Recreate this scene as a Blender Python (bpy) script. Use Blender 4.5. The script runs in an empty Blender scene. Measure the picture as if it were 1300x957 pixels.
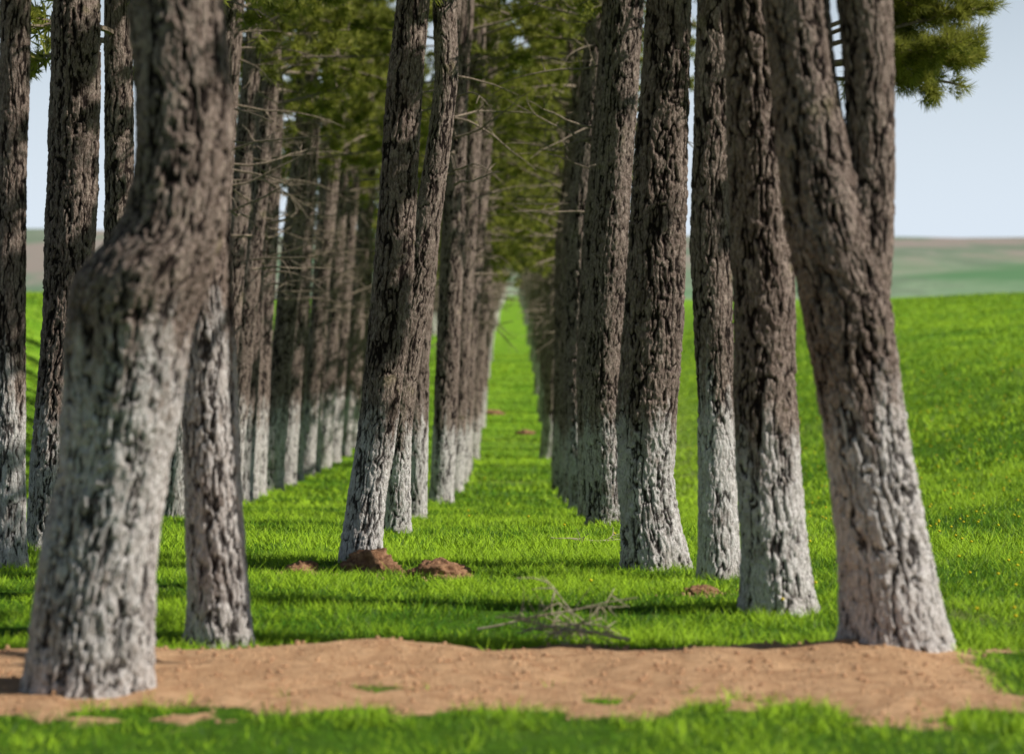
import bpy, math, random
import numpy as np
from mathutils import Vector
rng=np.random.default_rng(7); random.seed(7)
scene=bpy.context.scene
scene.view_settings.view_transform='Standard'; scene.view_settings.look='None'; scene.view_settings.exposure=0

# ---------------------------------------------------------------- noise
def hsh(i,j,k,s):
    h=(i.astype(np.int64)*374761393+j.astype(np.int64)*668265263+k.astype(np.int64)*2147483647+s*974634777)&0xFFFFFFFF
    h=((h^(h>>13))*1274126177)&0xFFFFFFFF
    h=((h^(h>>16))*2246822519)&0xFFFFFFFF
    h=h^(h>>15)
    return (h&0xFFFFFF)/float(0xFFFFFF)
def vnoise(P,s=0):
    I=np.floor(P).astype(np.int64); f=P-I; f=f*f*(3-2*f); r=0
    for a in (0,1):
        wa=f[:,0] if a else 1-f[:,0]
        for b in (0,1):
            wb=f[:,1] if b else 1-f[:,1]
            for c in (0,1):
                wc=f[:,2] if c else 1-f[:,2]
                r=r+wa*wb*wc*hsh(I[:,0]+a,I[:,1]+b,I[:,2]+c,s)
    return r*2-1
def fbm(P,s=0,o=3):
    r=0;a=.55
    for q in range(o):
        r=r+a*vnoise(P*(2.03**q),s+q); a*=.5
    return r
def worley(P,s=0):
    I=np.floor(P).astype(np.int64); f1=np.full(len(P),9.); f2=np.full(len(P),9.); cid=np.zeros(len(P))
    for a in (-1,0,1):
        for b in (-1,0,1):
            for c in (-1,0,1):
                J=I+np.array([a,b,c])
                h0=hsh(J[:,0],J[:,1],J[:,2],s)
                C=np.stack([J[:,0]+h0,J[:,1]+hsh(J[:,0],J[:,1],J[:,2],s+11),J[:,2]+hsh(J[:,0],J[:,1],J[:,2],s+23)],1)
                d=np.sqrt(((P-C)**2).sum(1))
                m=d<f1
                f2=np.where(m,f1,np.minimum(f2,d)); cid=np.where(m,h0,cid); f1=np.where(m,d,f1)
    return f1,f2,cid
def sm(a,b,x):
    t=np.clip((x-a)/(b-a),0,1); return t*t*(3-2*t)
def n2(x,y,sc,s=0,o=3):
    x=np.atleast_1d(x).astype(float);y=np.atleast_1d(y).astype(float)
    return fbm(np.stack([x.ravel()/sc,y.ravel()/sc,np.zeros(x.size)+.5],1),s,o).reshape(x.shape)

# ---------------------------------------------------------------- terrain
PY=[-200,0,20,28,35,46,60,72,85,100,138,220,400,700,1000,7000]
PZ=[0,0,0,-.36,-.8,-1.45,-2.0,-2.3,-2.2,-1.6,-.6,.3,1.7,-1,-8,-12]
RY=[-200,0,20,40,60,90,120,160,250,400,700,1000,7000]
RZ=[0,0,.0,.25,.8,1.55,2.02,1.8,.8,1.2,-1,-8,-12]
def prof(y,A,B):
    return (np.interp(y,A,B)+np.interp(y-.06*np.abs(y)-1,A,B)+np.interp(y+.06*np.abs(y)+1,A,B))/3
def dirtmask(x,y):
    edge=n2(x,y,1.1,31)*.7+n2(x,y,.3,32)*.2
    a=sm(12.9,13.6,y+edge*.9)*(1-sm(15.85,16.1,y+edge))
    hole=sm(.24,.42,n2(x,y,.45,77)+.30*sm(14.1,13.3,y))
    right=sm(2.1,2.7,x)
    return np.clip(a*(1-.85*hole*sm(14.6,14.2,y))*(1-.8*right*sm(.0,.3,n2(x,y,.5,5)+.3)),0,1)
def ground(x,y):
    x=np.atleast_1d(np.asarray(x,float));y=np.atleast_1d(np.asarray(y,float))
    x,y=np.broadcast_arrays(x,y)
    s=np.maximum(sm(2.5,13,x)*.7+.3*sm(8,24,x),sm(6.5,18,-x))
    z=prof(y,PY,PZ)*(1-s)+prof(y,RY,RZ)*s
    near=1-sm(60,140,y)
    z=z+.03*near*n2(x,y,1.3,3)+.06*n2(x,y,6.,4)*near
    z=z+dirtmask(x,y)*(.03+.05*n2(x,y,.35,8))
    z=z+.10*np.exp(-((x-1.95)**2/.35+(y-15.45)**2/.15))+.05*np.exp(-((x+.9)**2/.3+(y-15.7)**2/.1))
    return z
def g1(x,y): return float(ground(x,y)[0])

# ---------------------------------------------------------------- mesh helper
def mk_mesh(name,V,F,attrs=None,mats=(),matidx=None,smooth=True):
    V=np.asarray(V,np.float32);F=np.asarray(F,np.int32);k=F.shape[1]
    me=bpy.data.meshes.new(name)
    me.vertices.add(len(V)); me.vertices.foreach_set('co',V.ravel())
    me.loops.add(F.size); me.loops.foreach_set('vertex_index',F.ravel())
    me.polygons.add(len(F)); me.polygons.foreach_set('loop_start',np.arange(0,F.size,k,dtype=np.int32))
    me.polygons.foreach_set('loop_total',np.full(len(F),k,np.int32))
    me.polygons.foreach_set('use_smooth',np.full(len(F),smooth,bool))
    for m in mats: me.materials.append(m)
    if matidx is not None: me.polygons.foreach_set('material_index',np.asarray(matidx,np.int32))
    if attrs:
        for n,a in attrs.items():
            at=me.attributes.new(n,'FLOAT','POINT'); at.data.foreach_set('value',np.asarray(a,np.float32))
    me.update(calc_edges=True)
    return me
def mk_obj(name,me,parent=None,loc=None,rot=None,scale=None):
    o=bpy.data.objects.new(name,me); scene.collection.objects.link(o)
    if parent: o.parent=parent
    if loc is not None:o.location=loc
    if rot is not None:o.rotation_euler=rot
    if scale is not None:o.scale=scale
    return o
def tube(P,R,n=6):
    P=np.asarray(P,float);R=np.asarray(R,float)
    T=np.gradient(P,axis=0);T/=np.linalg.norm(T,axis=1)[:,None]+1e-9
    ref=np.array([0,0,1.]) if abs(T[:,2]).mean()<.8 else np.array([1.,0,0])
    U=np.cross(T,ref);U/=np.linalg.norm(U,axis=1)[:,None]+1e-9
    W=np.cross(T,U)
    th=np.linspace(0,2*np.pi,n,endpoint=False)
    V=(P[:,None,:]+R[:,None,None]*(np.cos(th)[None,:,None]*U[:,None,:]+np.sin(th)[None,:,None]*W[:,None,:])).reshape(-1,3)
    return V,gridF(len(P),n)
def gridF(m,n):
    i=np.arange(m-1)[:,None]*n;j=np.arange(n)[None,:];j2=(j+1)%n
    return np.stack([i+j,i+j2,i+n+j2,i+n+j],-1).reshape(-1,4)
def q2t(F): return np.concatenate([F[:,[0,1,2]],F[:,[0,2,3]]])

# ---------------------------------------------------------------- materials
def newmat(name):
    m=bpy.data.materials.new(name);m.use_nodes=True;nt=m.node_tree
    for n in list(nt.nodes): nt.nodes.remove(n)
    out=nt.nodes.new('ShaderNodeOutputMaterial');return m,nt,out
def N(nt,t,**k):
    n=nt.nodes.new(t)
    for a,b in k.items(): setattr(n,a,b)
    return n
def math_(nt,op,a,b=None,clamp=False):
    n=N(nt,'ShaderNodeMath',operation=op,use_clamp=clamp)
    for i,v in enumerate((a,b)):
        if v is None: continue
        if hasattr(v,'links'): nt.links.new(v,n.inputs[i])
        else: n.inputs[i].default_value=v
    return n.outputs[0]
def mix(nt,f,a,b,bt='MIX'):
    n=N(nt,'ShaderNodeMix',data_type='RGBA',blend_type=bt)
    for s,v in ((n.inputs[0],f),(n.inputs[6],a),(n.inputs[7],b)):
        if hasattr(v,'links'): nt.links.new(v,s)
        elif isinstance(v,(int,float)): s.default_value=v
        else: s.default_value=(*v,1)
    return n.outputs[2]
def ramp(nt,f,a,b,c0=0.,c1=1.):
    n=N(nt,'ShaderNodeMapRange',interpolation_type='SMOOTHSTEP')
    nt.links.new(f,n.inputs[0])
    n.inputs[1].default_value=a;n.inputs[2].default_value=b;n.inputs[3].default_value=c0;n.inputs[4].default_value=c1
    return n.outputs[0]
def noise(nt,co,scale,detail=4,rough=.6):
    n=N(nt,'ShaderNodeTexNoise');n.inputs['Scale'].default_value=scale;n.inputs['Detail'].default_value=detail;n.inputs['Roughness'].default_value=rough
    nt.links.new(co,n.inputs['Vector']);return n.outputs[0]
def attr(nt,name):
    n=N(nt,'ShaderNodeAttribute',attribute_name=name);return n.outputs['Fac']
def mapping(nt,co,sc):
    n=N(nt,'ShaderNodeMapping');n.inputs['Scale'].default_value=sc;nt.links.new(co,n.inputs[0]);return n.outputs[0]

def bark_mat(name='pine_bark'):
    m,nt,out=newmat(name);tc=N(nt,'ShaderNodeTexCoord').outputs['Object']
    st=mapping(nt,tc,(1,1,.35))
    crack=attr(nt,'crack');cid=attr(nt,'cell');paint=attr(nt,'paint')
    fn=noise(nt,st,70,3,.75);mn=noise(nt,tc,4,3);ln=noise(nt,st,26,4,.8)
    ridge=mix(nt,ramp(nt,mn,.35,.65),(.20,.137,.107),(.37,.275,.22))
    ridge=mix(nt,ramp(nt,fn,.35,.65),mix(nt,.6,ridge,(.06,.04,.031)),mix(nt,.5,ridge,(.62,.50,.42)))
    ridge=mix(nt,math_(nt,'MULTIPLY',cid,.45),ridge,(.11,.07,.054))
    ridge=mix(nt,ramp(nt,mn,.62,.74,0,.35),ridge,(.24,.21,.08))
    cr=ramp(nt,math_(nt,'ADD',crack,math_(nt,'MULTIPLY',math_(nt,'SUBTRACT',ln,.5),1.3)),.14,.82)
    col=mix(nt,cr,(.018,.011,.009),ridge)
    pb=noise(nt,tc,3.2,3,.6)
    pf=math_(nt,'ADD',paint,math_(nt,'MULTIPLY',math_(nt,'SUBTRACT',ln,.5),1.8))
    pf=math_(nt,'ADD',pf,math_(nt,'MULTIPLY',math_(nt,'SUBTRACT',pb,.5),1.5))
    pf=math_(nt,'MULTIPLY',ramp(nt,pf,.3,1.15,0,.95),ramp(nt,math_(nt,'ADD',crack,math_(nt,'SUBTRACT',fn,.5)),.05,.65,.08,1))
    pcol=mix(nt,ramp(nt,fn,.3,.6),(.46,.41,.375),(.84,.79,.75))
    pcol=mix(nt,ramp(nt,pb,.48,.70,0,.6),pcol,(.38,.32,.275))
    col=mix(nt,pf,col,pcol)
    b=N(nt,'ShaderNodeBump');b.inputs['Strength'].default_value=1.;b.inputs['Distance'].default_value=.018
    nt.links.new(math_(nt,'ADD',fn,math_(nt,'MULTIPLY',ln,1.6)),b.inputs['Height'])
    p=N(nt,'ShaderNodeBsdfPrincipled');p.inputs['Roughness'].default_value=.92;p.inputs['Specular IOR Level'].default_value=.15
    nt.links.new(col,p.inputs['Base Color']);nt.links.new(b.outputs[0],p.inputs['Normal']);nt.links.new(p.outputs[0],out.inputs[0]);return m
def leaf_mat(name,ca,cb,cc,trans=.35,up=0.):
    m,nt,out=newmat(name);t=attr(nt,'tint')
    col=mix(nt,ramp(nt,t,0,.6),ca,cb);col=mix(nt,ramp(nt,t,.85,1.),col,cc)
    d=N(nt,'ShaderNodeBsdfPrincipled');d.inputs['Roughness'].default_value=.55;d.inputs['Specular IOR Level'].default_value=.2
    tr=N(nt,'ShaderNodeBsdfTranslucent');mx=N(nt,'ShaderNodeMixShader');mx.inputs[0].default_value=trans
    nt.links.new(col,d.inputs['Base Color']);nt.links.new(mix(nt,.4,col,cb),tr.inputs[0])
    if up:
        ge=N(nt,'ShaderNodeNewGeometry');va=N(nt,'ShaderNodeVectorMath',operation='ADD');nt.links.new(ge.outputs['Normal'],va.inputs[0]);va.inputs[1].default_value=(0,0,up)
        vn=N(nt,'ShaderNodeVectorMath',operation='NORMALIZE');nt.links.new(va.outputs[0],vn.inputs[0]);nt.links.new(vn.outputs[0],d.inputs['Normal'])
    nt.links.new(d.outputs[0],mx.inputs[1]);nt.links.new(tr.outputs[0],mx.inputs[2]);nt.links.new(mx.outputs[0],out.inputs[0]);return m
M_bark=bark_mat()
M_need=leaf_mat('pine_needles',(.075,.10,.017),(.34,.35,.06),(.50,.42,.13),.45)
M_grass=leaf_mat('grass_blades',(.06,.175,.007),(.40,.62,.028),(.60,.62,.16),.22,1.1)
def simple(name,ca,cb,sc,bump=.6,dist=.01):
    m,nt,out=newmat(name);tc=N(nt,'ShaderNodeTexCoord').outputs['Object']
    f=noise(nt,tc,sc,6,.7);p=N(nt,'ShaderNodeBsdfPrincipled');p.inputs['Roughness'].default_value=.95;p.inputs['Specular IOR Level'].default_value=.1
    nt.links.new(mix(nt,ramp(nt,f,.3,.7),ca,cb),p.inputs['Base Color'])
    b=N(nt,'ShaderNodeBump');b.inputs['Strength'].default_value=bump;b.inputs['Distance'].default_value=dist
    nt.links.new(f,b.inputs['Height']);nt.links.new(b.outputs[0],p.inputs['Normal']);nt.links.new(p.outputs[0],out.inputs[0]);return m
M_twig=simple('dead_wood',(.12,.09,.068),(.34,.27,.20),30)
M_dry=simple('dry_wood',(.34,.27,.17),(.58,.50,.35),30)
M_soil=simple('mole_soil',(.17,.08,.043),(.46,.26,.145),18,1,.03)
M_clod=simple('sandy_clod',(.36,.20,.11),(.60,.37,.21),20)

def ground_mat():
    m,nt,out=newmat('meadow_ground');tc=N(nt,'ShaderNodeTexCoord').outputs['Object']
    d=attr(nt,'dirt')
    a=noise(nt,tc,.35,4);b=noise(nt,tc,7,5,.7);c=noise(nt,tc,55,4,.7);st=mapping(nt,tc,(1,.35,1));e=noise(nt,st,2.2,6,.75)
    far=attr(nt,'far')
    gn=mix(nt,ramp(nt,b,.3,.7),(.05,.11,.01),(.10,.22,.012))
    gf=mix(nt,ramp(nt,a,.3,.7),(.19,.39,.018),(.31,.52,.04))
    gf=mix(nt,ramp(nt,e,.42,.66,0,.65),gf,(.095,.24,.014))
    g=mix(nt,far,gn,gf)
    g=mix(nt,attr(nt,'worn'),g,(.32,.32,.11))
    s=mix(nt,ramp(nt,b,.3,.7),(.45,.24,.12),(.70,.43,.235));s=mix(nt,ramp(nt,c,.45,.75,0,.5),s,(.78,.55,.36))
    col=mix(nt,ramp(nt,math_(nt,'ADD',d,math_(nt,'MULTIPLY',math_(nt,'SUBTRACT',b,.5),.8)),.3,.6),g,s)
    bp=N(nt,'ShaderNodeBump');bp.inputs['Strength'].default_value=.9;bp.inputs['Distance'].default_value=.05
    nt.links.new(math_(nt,'ADD',b,math_(nt,'MULTIPLY',c,.5)),bp.inputs['Height'])
    p=N(nt,'ShaderNodeBsdfPrincipled');p.inputs['Roughness'].default_value=.95;p.inputs['Specular IOR Level'].default_value=.08
    nt.links.new(col,p.inputs['Base Color']);nt.links.new(bp.outputs[0],p.inputs['Normal']);nt.links.new(p.outputs[0],out.inputs[0]);return m

# ---------------------------------------------------------------- ground sheet
def axis(lo,hi,a,b,st,gr):
    r=list(np.arange(a,b,st));s=st
    while r[-1]<hi: s*=gr;r.append(r[-1]+s)
    l=[r[0]];s=st
    while l[-1]>lo: s*=gr;l.append(l[-1]-s)
    return np.array(l[1:][::-1]+r)
gx=axis(-4500,4500,-6,6,.07,1.09);gy=axis(-150,7000,10,26,.07,1.045)
X,Y=np.meshgrid(gx,gy);Z=ground(X,Y)
V=np.stack([X.ravel(),Y.ravel(),Z.ravel()],1);nx=len(gx);ny=len(gy)
i=np.arange(ny-1)[:,None]*nx;j=np.arange(nx-1)[None,:]
F=np.stack([i+j,i+j+1,i+nx+j+1,i+nx+j],-1).reshape(-1,4)
def wornf(X,Y): return np.exp(-((X-(1.9+.03*Y))/(.5+.006*Y))**2)*sm(24,40,Y)*.5+sm(.25,.55,n2(X,Y,3.,55))*.4*(1-sm(60,100,Y))
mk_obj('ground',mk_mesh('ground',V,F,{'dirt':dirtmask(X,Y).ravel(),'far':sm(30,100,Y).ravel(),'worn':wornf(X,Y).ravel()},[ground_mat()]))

# distant hills
hx=np.linspace(-4200,4200,300);hy=np.linspace(1100,5200,150);X,Y=np.meshgrid(hx,hy)
r=sm(1150,3600,Y)
Z=-14+r*(88+18*n2(X,Y,700,9)+4*n2(X,Y,260,10))+sm(1100,1700,Y)*(18*n2(X,Y,420,12,2)+12*np.sin(X/230+Y/300))*(1-r**2)
Z=Z+sm(0,-900,X)*r*8
V=np.stack([X.ravel(),Y.ravel(),Z.ravel()],1);nx=len(hx)
i=np.arange(len(hy)-1)[:,None]*nx;j=np.arange(nx-1)[None,:]
F=np.stack([i+j,i+j+1,i+nx+j+1,i+nx+j],-1).reshape(-1,4)
m,nt,out=newmat('hazy_farmland');tc=N(nt,'ShaderNodeTexCoord').outputs['Object']
nz=noise(nt,tc,.0035,5,.6);nz2=noise(nt,mapping(nt,tc,(1,.3,1)),.010,5,.65)
sx=N(nt,'ShaderNodeSeparateXYZ');nt.links.new(tc,sx.inputs[0])
hi=ramp(nt,math_(nt,'ADD',sx.outputs[1],math_(nt,'MULTIPLY',nz,1800)),2500,3300)
c=mix(nt,ramp(nt,nz,.42,.58),(.14,.27,.13),(.29,.40,.24))  # distance haze is painted in: hill field colours are paled, no air volume
c2=mix(nt,ramp(nt,nz2,.45,.55),(.34,.29,.245),(.23,.28,.20));c=mix(nt,hi,c,c2)
c=mix(nt,ramp(nt,nz2,.5,.58,0,.55),c,(.18,.22,.15))
p=N(nt,'ShaderNodeBsdfPrincipled');p.inputs['Roughness'].default_value=1;p.inputs['Specular IOR Level'].default_value=0
nt.links.new(c,p.inputs['Base Color']);nt.links.new(p.outputs[0],out.inputs[0])
mk_obj('distant_hills',mk_mesh('distant_hills',V,F,None,[m]))

# ---------------------------------------------------------------- trunks
def trunk(spine,top,nth,dz,paintz,seed,relief=1.,zc=4.6,flare=.25,z_dense=4.8,pstr=1.):
    """spine rows: (height, offset_x, diameter) relative to base"""
    sp=np.array(spine,float);z_dense=max(z_dense,zc+.2)
    zs=np.concatenate([np.arange(-.25,z_dense,dz),np.arange(z_dense,top+.01,.12)])
    fz=np.arange(-1,top+1,.02)
    zz=list(sp[:,0]);xx=list(sp[:,1]);rr=list(sp[:,2]/2)
    if zz[-1]<zc:
        sl=(xx[-1]-xx[-2])/(zz[-1]-zz[-2]);ze=zz[-1]
        zz.append(zc);xx.append(xx[-1]+sl*.6*(zc-ze));rr.append(rr[-1]*.92)
    zz.append(top);xx.append(xx[-1]);rr.append(.04)
    ker=np.exp(-np.linspace(-2,2,21)**2);ker/=ker.sum()
    cx=np.convolve(np.pad(np.interp(fz,zz,xx),10,mode='edge'),ker,'valid');cr=np.convolve(np.pad(np.interp(fz,zz,rr),10,mode='edge'),ker,'valid')
    CX=np.interp(zs,fz,cx);CR=np.interp(zs,fz,cr)
    CY=.04*np.sin(zs*1.1+seed)*sm(0,1,zs)*(1-sm(3.5,4.6,zs))
    th=np.linspace(0,2*np.pi,nth,endpoint=False)
    TH,ZZ=np.meshgrid(th,zs);RR=np.repeat(CR[:,None],nth,1)
    fl=np.exp(-np.clip(ZZ,0,9)/.13)*flare
    RR=RR*(1+fl*(.55+.45*np.cos(TH*5+seed+ZZ*1.)))*(1+.045*np.cos(TH*2+seed*1.3+ZZ*.7)+.03*np.cos(TH*3+seed+ZZ*1.9))
    px=np.cos(TH)*RR;py=np.sin(TH)*RR
    P=np.stack([px.ravel(),py.ravel(),ZZ.ravel()],1)+np.array([seed*3.7,seed*1.9,seed*5.1])
    Wp=np.stack([fbm(P*np.array([11,11,6.]),1),fbm(P*np.array([11,11,6.]),7),fbm(P*np.array([9,9,7.]),13)],1)
    Q=P/np.array([.036,.036,.11])+Wp*1.5
    f1,f2,cid=worley(Q,seed+3)
    cell=sm(.0,.30,f2-f1)
    fur=np.abs(fbm(P/np.array([.05,.05,.34])+Wp*.8,61,3));fur=sm(.0,.15,fur)
    crack=fur*.55+cell*fur*.45
    fine=fbm(P/np.array([.015,.015,.035]),71,2)
    lump=fbm(P/np.array([.11,.11,.3]),21)
    amp=np.clip(RR.ravel()/.2,.15,1.2)*relief
    disp=amp*(.016*fur+.010*cell+.007*(cid-.5)*cell+.007*fine+.010*lump-.016)
    R2=RR.ravel()+disp
    V=np.stack([np.cos(TH.ravel())*R2+np.repeat(CX,nth),np.sin(TH.ravel())*R2+np.repeat(CY,nth),ZZ.ravel()],1)
    pn=fbm(np.stack([np.cos(TH.ravel())*2.3+seed,np.sin(TH.ravel())*2.3,ZZ.ravel()*1.5],1),31)
    paint=sm(-.45,.38,paintz+.45*pn-ZZ.ravel())*pstr
    return V,gridF(len(zs),nth),{'crack':np.clip(crack,0,1),'cell':cid,'paint':paint},float(np.interp(zc,fz,cx))

# ---------------------------------------------------------------- foliage
def needles(C,A,m,L,w,rg):
    n=len(C);A=np.repeat(A,m,0);C=np.repeat(C,m,0)
    R=rg.normal(size=(n*m,3));R/=np.linalg.norm(R,axis=1)[:,None]
    D=A*.75+R*.85;D/=np.linalg.norm(D,axis=1)[:,None]
    S=np.cross(D,rg.normal(size=(n*m,3)));S/=np.linalg.norm(S,axis=1)[:,None]
    l=L*rg.uniform(.65,1.15,(n*m,1));B=C+R*.015
    V=np.stack([B-S*w/2,B+S*w/2,B+D*l],1).reshape(-1,3)
    F=np.arange(n*m*3).reshape(-1,3)
    t=np.repeat(np.repeat(rg.uniform(0,.8,n),m)+rg.uniform(0,.2,n*m)*1.,3)
    return V,F,np.clip(t,0,1)
def curve(p,d,L,n,bend,rg,jit=.12):
    P=[np.array(p,float)];d=np.array(d,float);d/=np.linalg.norm(d)
    for k in range(n):
        d=d+np.array([0,0,bend])/n+rg.normal(size=3)*jit;d/=np.linalg.norm(d);P.append(P[-1]+d*L/n)
    return np.array(P),d
class Acc:
    def __init__(s): s.V=[];s.F=[];s.m=[];s.a={k:[] for k in('crack','cell','paint','tint')};s.n=0
    def add(s,V,F,mi,**a):
        if F.shape[1]==4:F=q2t(F)
        s.V.append(V);s.F.append(F+s.n);s.n+=len(V);s.m.append(np.full(len(F),mi))
        for k in s.a: s.a[k].append(np.asarray(a[k]) if k in a else np.full(len(V),.5 if k in('tint','crack') else 0.))
    def mesh(s,name,mats,smooth=True):
        return mk_mesh(name,np.concatenate(s.V),np.concatenate(s.F),{k:np.concatenate(v) for k,v in s.a.items()},mats,np.concatenate(s.m),smooth)
def limb_foliage(acc,P,rg,ntw,tw_len,ntuft,m,L,w,start=.3):
    C=[];A=[];n=len(P)
    for q in range(ntw):
        t=start+(1-start)*(q+rg.uniform())/ntw;f=t*(n-1);i0=min(int(f),n-2);p=P[i0]+(P[i0+1]-P[i0])*(f-i0)
        ax=P[i0+1]-P[i0];ax/=np.linalg.norm(ax)
        d=ax*.7+rg.normal(size=3)*np.array([.8,.8,.4]);
        T,_=curve(p,d,tw_len*rg.uniform(.6,1.2)*(1.15-t*.5),4,.35,rg,.15)
        v,fc=tube(T,np.linspace(.012,.004,5),3);acc.add(v,fc,0)
        tt=rg.uniform(.25,1.,ntuft)**.7*4
        for u in tt:
            k=min(int(u),3);C.append(T[k]+(T[k+1]-T[k])*(u-k)+rg.normal(size=3)*.03);a=T[k+1]-T[k];A.append(a/np.linalg.norm(a))
    v,fc,t=needles(np.array(C),np.array(A),m,L,w,rg);acc.add(v,fc,1,tint=t)
def crown(acc,seed,z0,x0,H=7.4,Rm=2.4,nl=34,dead=9,m=11,w=.021,ntf=8,drop=1.7):
    rg=np.random.default_rng(seed)
    for k in range(nl):
        t=(k+rg.uniform())/nl;z=z0+t*H*.97
        az=k*2.4+rg.normal()*.4;prof_=(.6+.4*math.sin(math.pi*min(1,t*1.5+.12)))*(1-.75*max(0,t-.45)/.55)
        L=Rm*prof_*rg.uniform(.6,1.15);el=rg.uniform(-.05,.35)+t*.7
        P,_=curve((x0,0,z),(math.cos(az),math.sin(az),el),L,7,-.35 if t<.4 else .3,rg,.09)
        r=.035*(1-t*.6)*rg.uniform(.7,1.3)
        v,f=tube(P,np.linspace(r,.008,8),5);acc.add(v,f,0)
        limb_foliage(acc,P,rg,8,.55,ntf,m,.16,w,.38)
    for k in range(dead):
        z=z0-rg.uniform(-.6,drop);az=rg.uniform(0,6.28)
        P,_=curve((x0,0,z),(math.cos(az),math.sin(az),rg.uniform(-.2,.3)),rg.uniform(.4,1.7),7,-.3,rg,.14)
        v,f=tube(P,np.linspace(.018,.004,8),4);acc.add(v,f,0)
        for q in range(3):
            i0=rg.integers(2,6);T,_=curve(P[i0],(P[i0+1]-P[i0])/.2+rg.normal(size=3),rg.uniform(.2,.5),4,0,rg,.2)
            v,f=tube(T,np.linspace(.008,.003,5),3);acc.add(v,f,0)
CR=[];CN=[]
for s in range(4):
    a=Acc();crown(a,100+s,0,0,dead=15,m=14,w=.019,drop=3.2,nl=38);CR.append(a.mesh('pine_crown_%d'%s,[M_twig,M_need],False))
    a=Acc();crown(a,120+s,0,0,dead=0,nl=40,m=10,w=.030);CN.append(a.mesh('pine_crown_high_%d'%s,[M_twig,M_need],False))

def near_tree(x,y,spine,paintz,seed,top=12,nth=150,dz=.014,relief=1.,flare=.22,zc=4.7,crown_s=1.,extra=None,pstr=1.):
    z=g1(x,y);e=bpy.data.objects.new('pine_tree',None);scene.collection.objects.link(e);e.location=(x,y,z);e.empty_display_size=.3
    if y>32: zc+=1.9;top=14
    sp=[(h-z,o,d) for h,o,d in spine]
    V,F,A,cx=trunk(sp,top,nth,dz,paintz-z,seed,relief,zc,flare,pstr=pstr)
    mk_obj('trunk',mk_mesh('trunk',V,F,A,[M_bark]),e)
    if extra:
        V,F,A,_=trunk([(h-z,o,d) for h,o,d in extra],10.5,nth,dz,-5,seed+50,relief,zc,0)
        k=V[:,2]>1.6;keep=k[F].all(1);mk_obj('second_stem',mk_mesh('second_stem',V,F[keep],A,[M_bark]),e)
    mk_obj('crown',(CN if y<32 else CR)[seed%4],e,(cx,0,zc),(0,0,seed*1.7),(crown_s,crown_s,(top-zc)/7.4))
    return e
# foreground, left
near_tree(-2.11,14.1,[(0,0,.64),(.1,.01,.605),(.72,.06,.575),(1.11,.137,.535),(1.5,.184,.60),(1.81,.205,.64),(2.08,.27,.70),(2.17,.32,.66),(2.33,.43,.52),(2.67,.48,.48),(3.06,.48,.475),(3.45,.45,.46)],1.7,1,nth=210,dz=.012,flare=.05,pstr=.9)
near_tree(-1.666,16.3,[(0,0,.36),(.52,-.027,.345),(1.2,-.06,.325),(1.78,-.063,.28),(2.33,-.07,.25),(3.68,-.12,.225)],1.85,2,pstr=.88)
near_tree(-3.76,21.3,[(0,0,.25),(.65,0,.225),(2.42,.01,.215),(4.19,.04,.215)],1.3,3)
near_tree(-3.99,24.4,[(-.15,0,.33),(.46,.03,.32),(1.81,.17,.38),(2.82,.216,.42),(4.5,.25,.42)],.9,4,pstr=.85)
near_tree(-3.87,28,[(-.36,0,.32),(2,.0,.3),(4.6,.0,.28)],.7,5,nth=110)
# outer left row
outer=[(-4.28,36,.32,.8,.5),(-4.3,39.5,.30,.5,.3),(-4.35,42,.30,.6,.3),(-4.48,45,.34,.77,.3),(-4.5,47.3,.34,.5,.2),(-4.6,49.5,.36,.3,.1),(-4.72,52,.44,.4,.0),(-4.65,55,.44,.7,-.1),(-4.6,57.5,.42,.6,-.2),(-4.65,60,.42,.45,-.3),(-4.55,62.5,.38,.7,-.3),(-4.6,65,.42,.45,-.4),(-4.5,68,.36,.5,-.4),(-4.5,71,.40,.6,-.4),(-4.45,74,.44,.8,-.5)]
for k,(x,y,d,dx,pz) in enumerate(outer):
    z=g1(x,y);near_tree(x,y,[(z,0,d),(z+2,dx*.22,d*.95),(z+4.5,dx*.55,d*.9),(z+7,dx*.9,d*.8)],pz-.1,10+k,nth=84,dz=.03,zc=4.7,pstr=.9)
# inner left row
near_tree(-1.19,22.4,[(0,0,.30),(.4,.05,.29),(1.02,.15,.30),(1.83,.23,.325),(2.76,.29,.30),(3.69,.353,.285),(4.3,.415,.26)],.95,20,nth=170,dz=.012)
near_tree(-1.16,28.4,[(-.36,0,.30),(.52,.025,.27),(1.15,.08,.27),(1.78,.18,.29),(3.35,.416,.24),(4.14,.51,.22),(4.92,.48,.22)],.62,21,nth=120,zc=5.4)
near_tree(-1.2,35.5,[(-.8,0,.28),(1.23,.04,.25),(2.7,.167,.25),(5.66,.46,.24)],.35,22,nth=100,dz=.02,zc=5.0)
near_tree(-1.15,46,[(-1.45,0,.37),(.37,.09,.355),(2.9,.19,.365),(5.46,.29,.33),(6.7,.38,.32)],-.2,23,nth=90,dz=.025,zc=5.2)
near_tree(-1.14,54,[(-1.8,0,.36),(3.1,.30,.34),(7.9,.54,.28)],-.6,24,nth=80,dz=.03,zc=5.0)
near_tree(-1.12,59,[(-2.,0,.34),(3.1,.40,.32),(7.9,.74,.28)],-.7,25,nth=80,dz=.03,zc=5.0)
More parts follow.
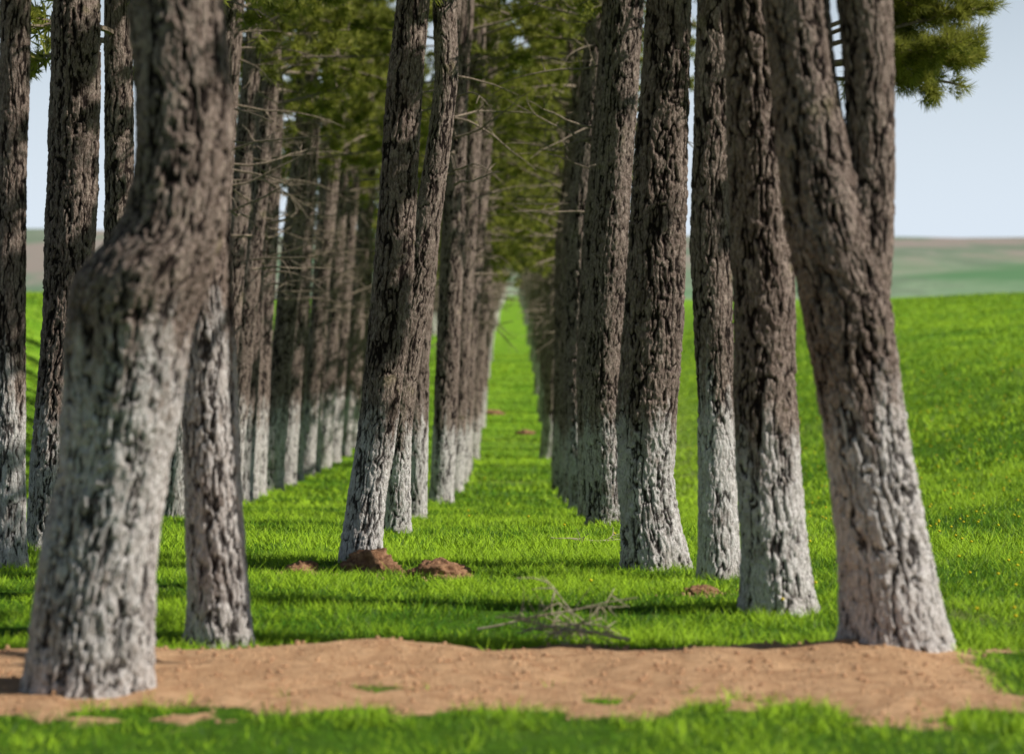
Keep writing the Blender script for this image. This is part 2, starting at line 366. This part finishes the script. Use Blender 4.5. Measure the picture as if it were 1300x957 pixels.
# right row
near_tree(2.117,15.6,[(0,0,.60),(.12,-.01,.56),(.32,-.043,.52),(.58,-.078,.49),(1.02,-.15,.455),(1.45,-.216,.455),(1.88,-.272,.49),(2.31,-.367,.475),(2.74,-.445,.42),(3.17,-.51,.365),(3.61,-.56,.365)],1.35,30,nth=220,dz=.011,flare=.12,zc=4.3,crown_s=1.15,
   extra=[(0,-.2,.3),(1.6,-.24,.30),(2.1,-.20,.34),(2.74,-.138,.25),(3.17,-.15,.26),(3.61,-.18,.285)])
near_tree(1.666,17.8,[(0,0,.46),(.38,-.03,.42),(.876,-.06,.41),(1.37,-.08,.40),(1.86,-.075,.39),(2.35,-.1,.385),(2.85,-.113,.40),(3.83,-.14,.40)],1.12,31,nth=200,dz=.011,flare=.15,zc=4.5,crown_s=1.15)
e3=near_tree(1.473,20.3,[(0,0,.30),(1.28,-.011,.25),(2.4,-.056,.285),(3.5,-.03,.265),(4.1,-.01,.26)],1.3,32,nth=170,dz=.012,zc=4.7,crown_s=1.1)
near_tree(1.09,21.5,[(0,0,.46),(.35,-.05,.41),(.64,-.077,.40),(1.12,-.065,.43),(1.83,-.018,.425),(2.43,0,.40),(3.02,.03,.385),(3.6,.07,.345),(4.2,.1,.335)],1.05,33,nth=210,dz=.011)
near_tree(1.047,31,[(-.55,0,.40),(.9,-.06,.41),(2.6,.026,.41),(5.2,.2,.37)],.6,34,nth=140,dz=.018,zc=6.2,pstr=.8)
near_tree(1.04,36,[(-.8,0,.36),(.9,-.06,.35),(2.6,.026,.36),(5.2,.25,.33)],.2,35,nth=110,dz=.02,zc=4.8,pstr=.8)
near_tree(1.02,41,[(-1.1,0,.38),(.58,-.08,.37),(2.8,-.02,.36),(6.1,.25,.32)],.1,36,nth=100,dz=.025,zc=5.2,pstr=.8)
near_tree(1.0,46,[(-1.45,0,.36),(3.0,.02,.34),(7.15,.42,.3)],-.2,37,nth=90,dz=.03,zc=5.2,pstr=.8)
near_tree(1.03,51,[(-1.65,0,.38),(3.0,.06,.36),(7.15,.3,.3)],-.4,38,nth=90,dz=.03,zc=5.2,pstr=.8)
near_tree(1.0,55.5,[(-1.85,0,.40),(3.0,.02,.36),(7.15,.45,.3)],-.5,39,nth=80,dz=.03,zc=5.0,pstr=.8)
# low bough reaching out over the field
a=Acc();rg=np.random.default_rng(5)
for (dx,dy_,dz_,L) in ((1.0,.1,.17,1.85),(1.0,-.1,.32,1.9),(1.,.05,.08,1.65),(.95,.2,.47,1.8),(1,-.05,.6,1.8),(1,.25,.25,1.7),(1,.0,.8,1.8),(1,.15,.38,1.9),(1,-.2,.2,1.75)):
    P,_=curve((0,.0,3.55),(dx,dy_,dz_),L,8,-.10,rg,.035);v,f=tube(P,np.linspace(.03,.006,9),6);a.add(v,f,0)
    limb_foliage(a,P,rg,20,.26,12,28,.085,.006,start=.56)
mk_obj('low_bough',a.mesh('low_bough',[M_twig,M_need],False),e3)

# far trees of the avenue: complete tree meshes, shared
FT=[];FL=[]
for s in range(9):
    k=s%6;a=Acc();d=[.36,.42,.33,.40,.45,.37][k];dx=[.30,.42,.2,.35,.5,.1][k];far=s>=6
    V,F,A,cx=trunk([(0,0,d),(2,dx*.35,d*.95),(4.8,dx,d*.85)],12,24 if far else 44,.12 if far else .05,[1.3,1.15,1.4,1.2,1.25,1.35][k],60+s,1.,4.8,.2,pstr=.85)
    a.add(V,F,2,**A)
    if far: crown(a,200+s,4.4,cx,7.6,2.5,nl=26,dead=6,m=7,w=.042,ntf=6)
    else: crown(a,200+s,5.0,cx,7.0,2.5,dead=14,m=10,w=.024)
    me=a.mesh('pine_tree_mesh_%d'%s,[M_twig,M_need,M_bark],False);(FL if far else FT).append(me)
    mi=np.zeros(len(me.polygons),np.int32);me.polygons.foreach_get('material_index',mi);me.polygons.foreach_set('use_smooth',mi!=1)
for X0,ys in ((1.05,60),(-1.16,64),(-4.4,78)):
    y=ys
    while y<420:
        x=X0+random.uniform(-.14,.14);sc=random.uniform(.9,1.12)
        mk_obj('pine_tree',random.choice(FT if y<125 else FL),None,(x,y,g1(x,y)-.03),(random.uniform(-.01,.01),random.uniform(-.012,.02),random.uniform(-.7,.7)),(sc,sc,sc))
        y+=random.uniform(3.6,5.2)*(1 if y<140 else 2.)

# ---------------------------------------------------------------- grass
def blades(n,y0,y1,hw,h0,w0,rg):
    y=rg.uniform(y0,y1,n);x=rg.uniform(-1,1,n)*(.215*y+hw)
    keep=rg.uniform(size=n)>dirtmask(x,y)*1.6-.02
    cl=n2(x,y,.35,41);cl2=n2(x,y,2.2,43)
    keep&=rg.uniform(size=n)<(.75+cl*.9+cl2*.4)
    x=x[keep];y=y[keep];cl=cl[keep];cl2=cl2[keep];n=len(x)
    z=ground(x,y)
    h=h0*np.clip(.75+.9*cl+.35*cl2+rg.normal(size=n)*.28,.2,2.4)*(1+.25*sm(2.5,5,x))
    th=rg.uniform(0,np.pi,n);w=w0*rg.uniform(.6,1.3,n)
    ln=rg.normal(size=(n,2))*.7*h[:,None]
    B=np.stack([x,y,z-.01],1);S=np.stack([np.cos(th)*w/2,np.sin(th)*w/2,np.zeros(n)],1)
    T=B+np.stack([ln[:,0],ln[:,1],h],1)
    V=np.stack([B-S,B+S,T],1).reshape(-1,3)
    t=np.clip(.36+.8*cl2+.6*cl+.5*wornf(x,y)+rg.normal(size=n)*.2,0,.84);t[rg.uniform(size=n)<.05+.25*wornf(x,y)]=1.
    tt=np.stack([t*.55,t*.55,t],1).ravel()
    return V,tt
rg=np.random.default_rng(3);VV=[];TT=[]
for a_ in ((40000,9,13,1.5,.06,.009),(300000,13,24,1.3,.066,.010),(280000,24,45,1.5,.075,.016),(300000,45,130,2,.095,.038)):
    v,t=blades(*a_,rg);VV.append(v);TT.append(t)
V=np.concatenate(VV);mk_obj('grass',mk_mesh('grass',V,np.arange(len(V)).reshape(-1,3),{'tint':np.concatenate(TT)},[M_grass],None,False))

# dandelions
n=380;y=rg.uniform(17,75,n);x=np.where(rg.uniform(size=n)<.85,rg.uniform(.09,.2,n)*y,rg.uniform(-.02,.2,n)*y);z=ground(x,y)+rg.uniform(.07,.12,n)
Vs=[];Fs=[];k=0
for q in range(n):
    r=.012+.00018*y[q];th=np.linspace(0,2*np.pi,7)[:-1]
    ring=np.stack([x[q]+r*np.cos(th),y[q]+r*np.sin(th),np.full(6,z[q])],1);Vs.append(np.vstack([ring,[[x[q],y[q],z[q]+r*.6]],[[x[q],y[q],z[q]-r*.9]]]))
    for u in range(6): Fs.append((k+u,k+(u+1)%6,k+6));Fs.append((k+(u+1)%6,k+u,k+7))
    k+=8
mk_obj('dandelion_flowers',mk_mesh('dandelion_flowers',np.concatenate(Vs),np.array(Fs),None,[simple('dandelion_yellow',(.66,.50,.02),(.80,.66,.04),40)]))

# ---------------------------------------------------------------- soil mounds, clods, fallen branches
def blob(n1,n2_,seed,amp):
    u=np.linspace(0,np.pi,n1);th=np.linspace(0,2*np.pi,n2_,endpoint=False);U,T=np.meshgrid(u,th,indexing='ij')
    P=np.stack([(np.sin(U)*np.cos(T)).ravel(),(np.sin(U)*np.sin(T)).ravel(),np.cos(U).ravel()],1)
    P=P*(1+amp*fbm(P*2.2,seed,4)+amp*.5*fbm(P*7,seed+5,2))[:,None];return P,gridF(n1,n2_)
for k,(x,y,w,h) in enumerate(((-1.06,21.2,.42,.17),(-1.54,20.9,.28,.09),(-.52,20.6,.46,.11),(1.27,19.2,.22,.06),(2.2,24,.3,.08),(-.6,92,.7,.14),(.38,84,.5,.12),(3.0,22.5,.25,.05))):
    P,F=blob(40,64,k*7+1,.45);mk_obj('molehill',mk_mesh('molehill',P*np.array([w/2,w/2,h]),F,None,[M_soil]),None,(x,y,g1(x,y)))
bp,bf=blob(5,6,3,.4);Vs=[];Fs=[];k=0
for q in range(4200):
    if q<3600: y=rg.uniform(12.8,16.2);x=rg.uniform(-3.6,4)
    else:
        c_=[(-1.06,21.2),(-1.54,20.9),(-.52,20.6),(1.27,19.2)][q%4];x=c_[0]+rg.normal()*.17;y=c_[1]+rg.normal()*.2
    if q<3600 and float(dirtmask(np.array([x]),np.array([y]))[0])<.3: continue
    s=.003+.013*rg.uniform()**3
    Vs.append(bp*s*rg.uniform(.7,1.3,3)+np.array([x,y,g1(x,y)+s*.3]));Fs.append(bf+k);k+=len(bp)
mk_obj('soil_clods',mk_mesh('soil_clods',np.concatenate(Vs),np.concatenate(Fs),None,[M_clod],None,False))
def fallen(x,y,ang,L,seed,r0=.012,nb=9):
    rg=np.random.default_rng(seed);a=Acc()
    P,_=curve((0,0,.06),(math.cos(ang),math.sin(ang),.16),L,12,-.28,rg,.10);P[:,2]=np.clip(P[:,2],.02,.4)
    v,f=tube(P,np.linspace(r0,.004,13),6);a.add(v,f,0)
    for q in range(nb):
        i0=rg.integers(1,10);d=(P[i0+1]-P[i0]);d/=np.linalg.norm(d)
        T,_=curve(P[i0],d+rg.normal(size=3)*np.array([.7,.7,.25])+np.array([0,0,.1]),rg.uniform(.2,.5)*L*.7,7,-.15,rg,.14);T[:,2]=np.clip(T[:,2],.015,.35)
        v,f=tube(T,np.linspace(r0*.5,.0025,8),5);a.add(v,f,0)
        for w in range(3):
            j0=rg.integers(2,6);S,_=curve(T[j0],(T[j0+1]-T[j0])*8+rg.normal(size=3)*.5,rg.uniform(.1,.25),4,0,rg,.2);S[:,2]=np.clip(S[:,2],.01,.35)
            v,f=tube(S,np.linspace(.004,.002,5),4);a.add(v,f,0)
    mk_obj('fallen_branch',a.mesh('fallen_branch',[M_dry]),None,(x,y,g1(x,y)))
fallen(-.2,16.5,-.25,.95,1,.008);fallen(.66,15.95,2.7,.8,2,.010);fallen(.05,16.3,.1,.6,4,.006);fallen(.35,25.5,-.1,.7,6,.006,5)

# ---------------------------------------------------------------- light, sky, camera
el=math.radians(40);az=math.radians(14)
D=Vector((math.cos(el)*math.cos(az),-math.cos(el)*math.sin(az),math.sin(el)))
sl=bpy.data.lights.new('sun','SUN');sl.energy=5;sl.angle=math.radians(.5);sl.color=(1,.965,.90)
so=bpy.data.objects.new('sun',sl);scene.collection.objects.link(so);so.rotation_euler=D.to_track_quat('Z','Y').to_euler();so.location=(20,-10,30)
w=bpy.data.worlds.new('World');scene.world=w;w.use_nodes=True;nt=w.node_tree
sk=N(nt,'ShaderNodeTexSky',sky_type='NISHITA');sk.sun_disc=False;sk.sun_elevation=el;sk.sun_rotation=math.radians(90)+az;sk.dust_density=.3;sk.air_density=1.;sk.ozone_density=2;sk.altitude=300
ge=N(nt,'ShaderNodeTexCoord');sx=N(nt,'ShaderNodeSeparateXYZ');nt.links.new(ge.outputs['Generated'],sx.inputs[0])
zc_=math_(nt,'MULTIPLY',sx.outputs[2],sx.outputs[2])
hz=math_(nt,'EXPONENT',math_(nt,'MULTIPLY',zc_,-40.))
col=mix(nt,math_(nt,'MULTIPLY',hz,.97),sk.outputs[0],(14.2,16.0,18.0))
bg=nt.nodes['Background'];bg.inputs[1].default_value=.052;nt.links.new(col,bg.inputs[0])
cd=bpy.data.cameras.new('camera');cam=bpy.data.objects.new('camera',cd);scene.collection.objects.link(cam)
cam.location=(0,0,2);cam.rotation_euler=(math.radians(90),0,0)
cd.lens=100;cd.sensor_width=36;cd.sensor_fit='HORIZONTAL';cd.shift_y=-106.5/1300;cd.clip_start=.5;cd.clip_end=12000
cd.dof.use_dof=True;cd.dof.focus_distance=25;cd.dof.aperture_fstop=1.8
scene.camera=cam
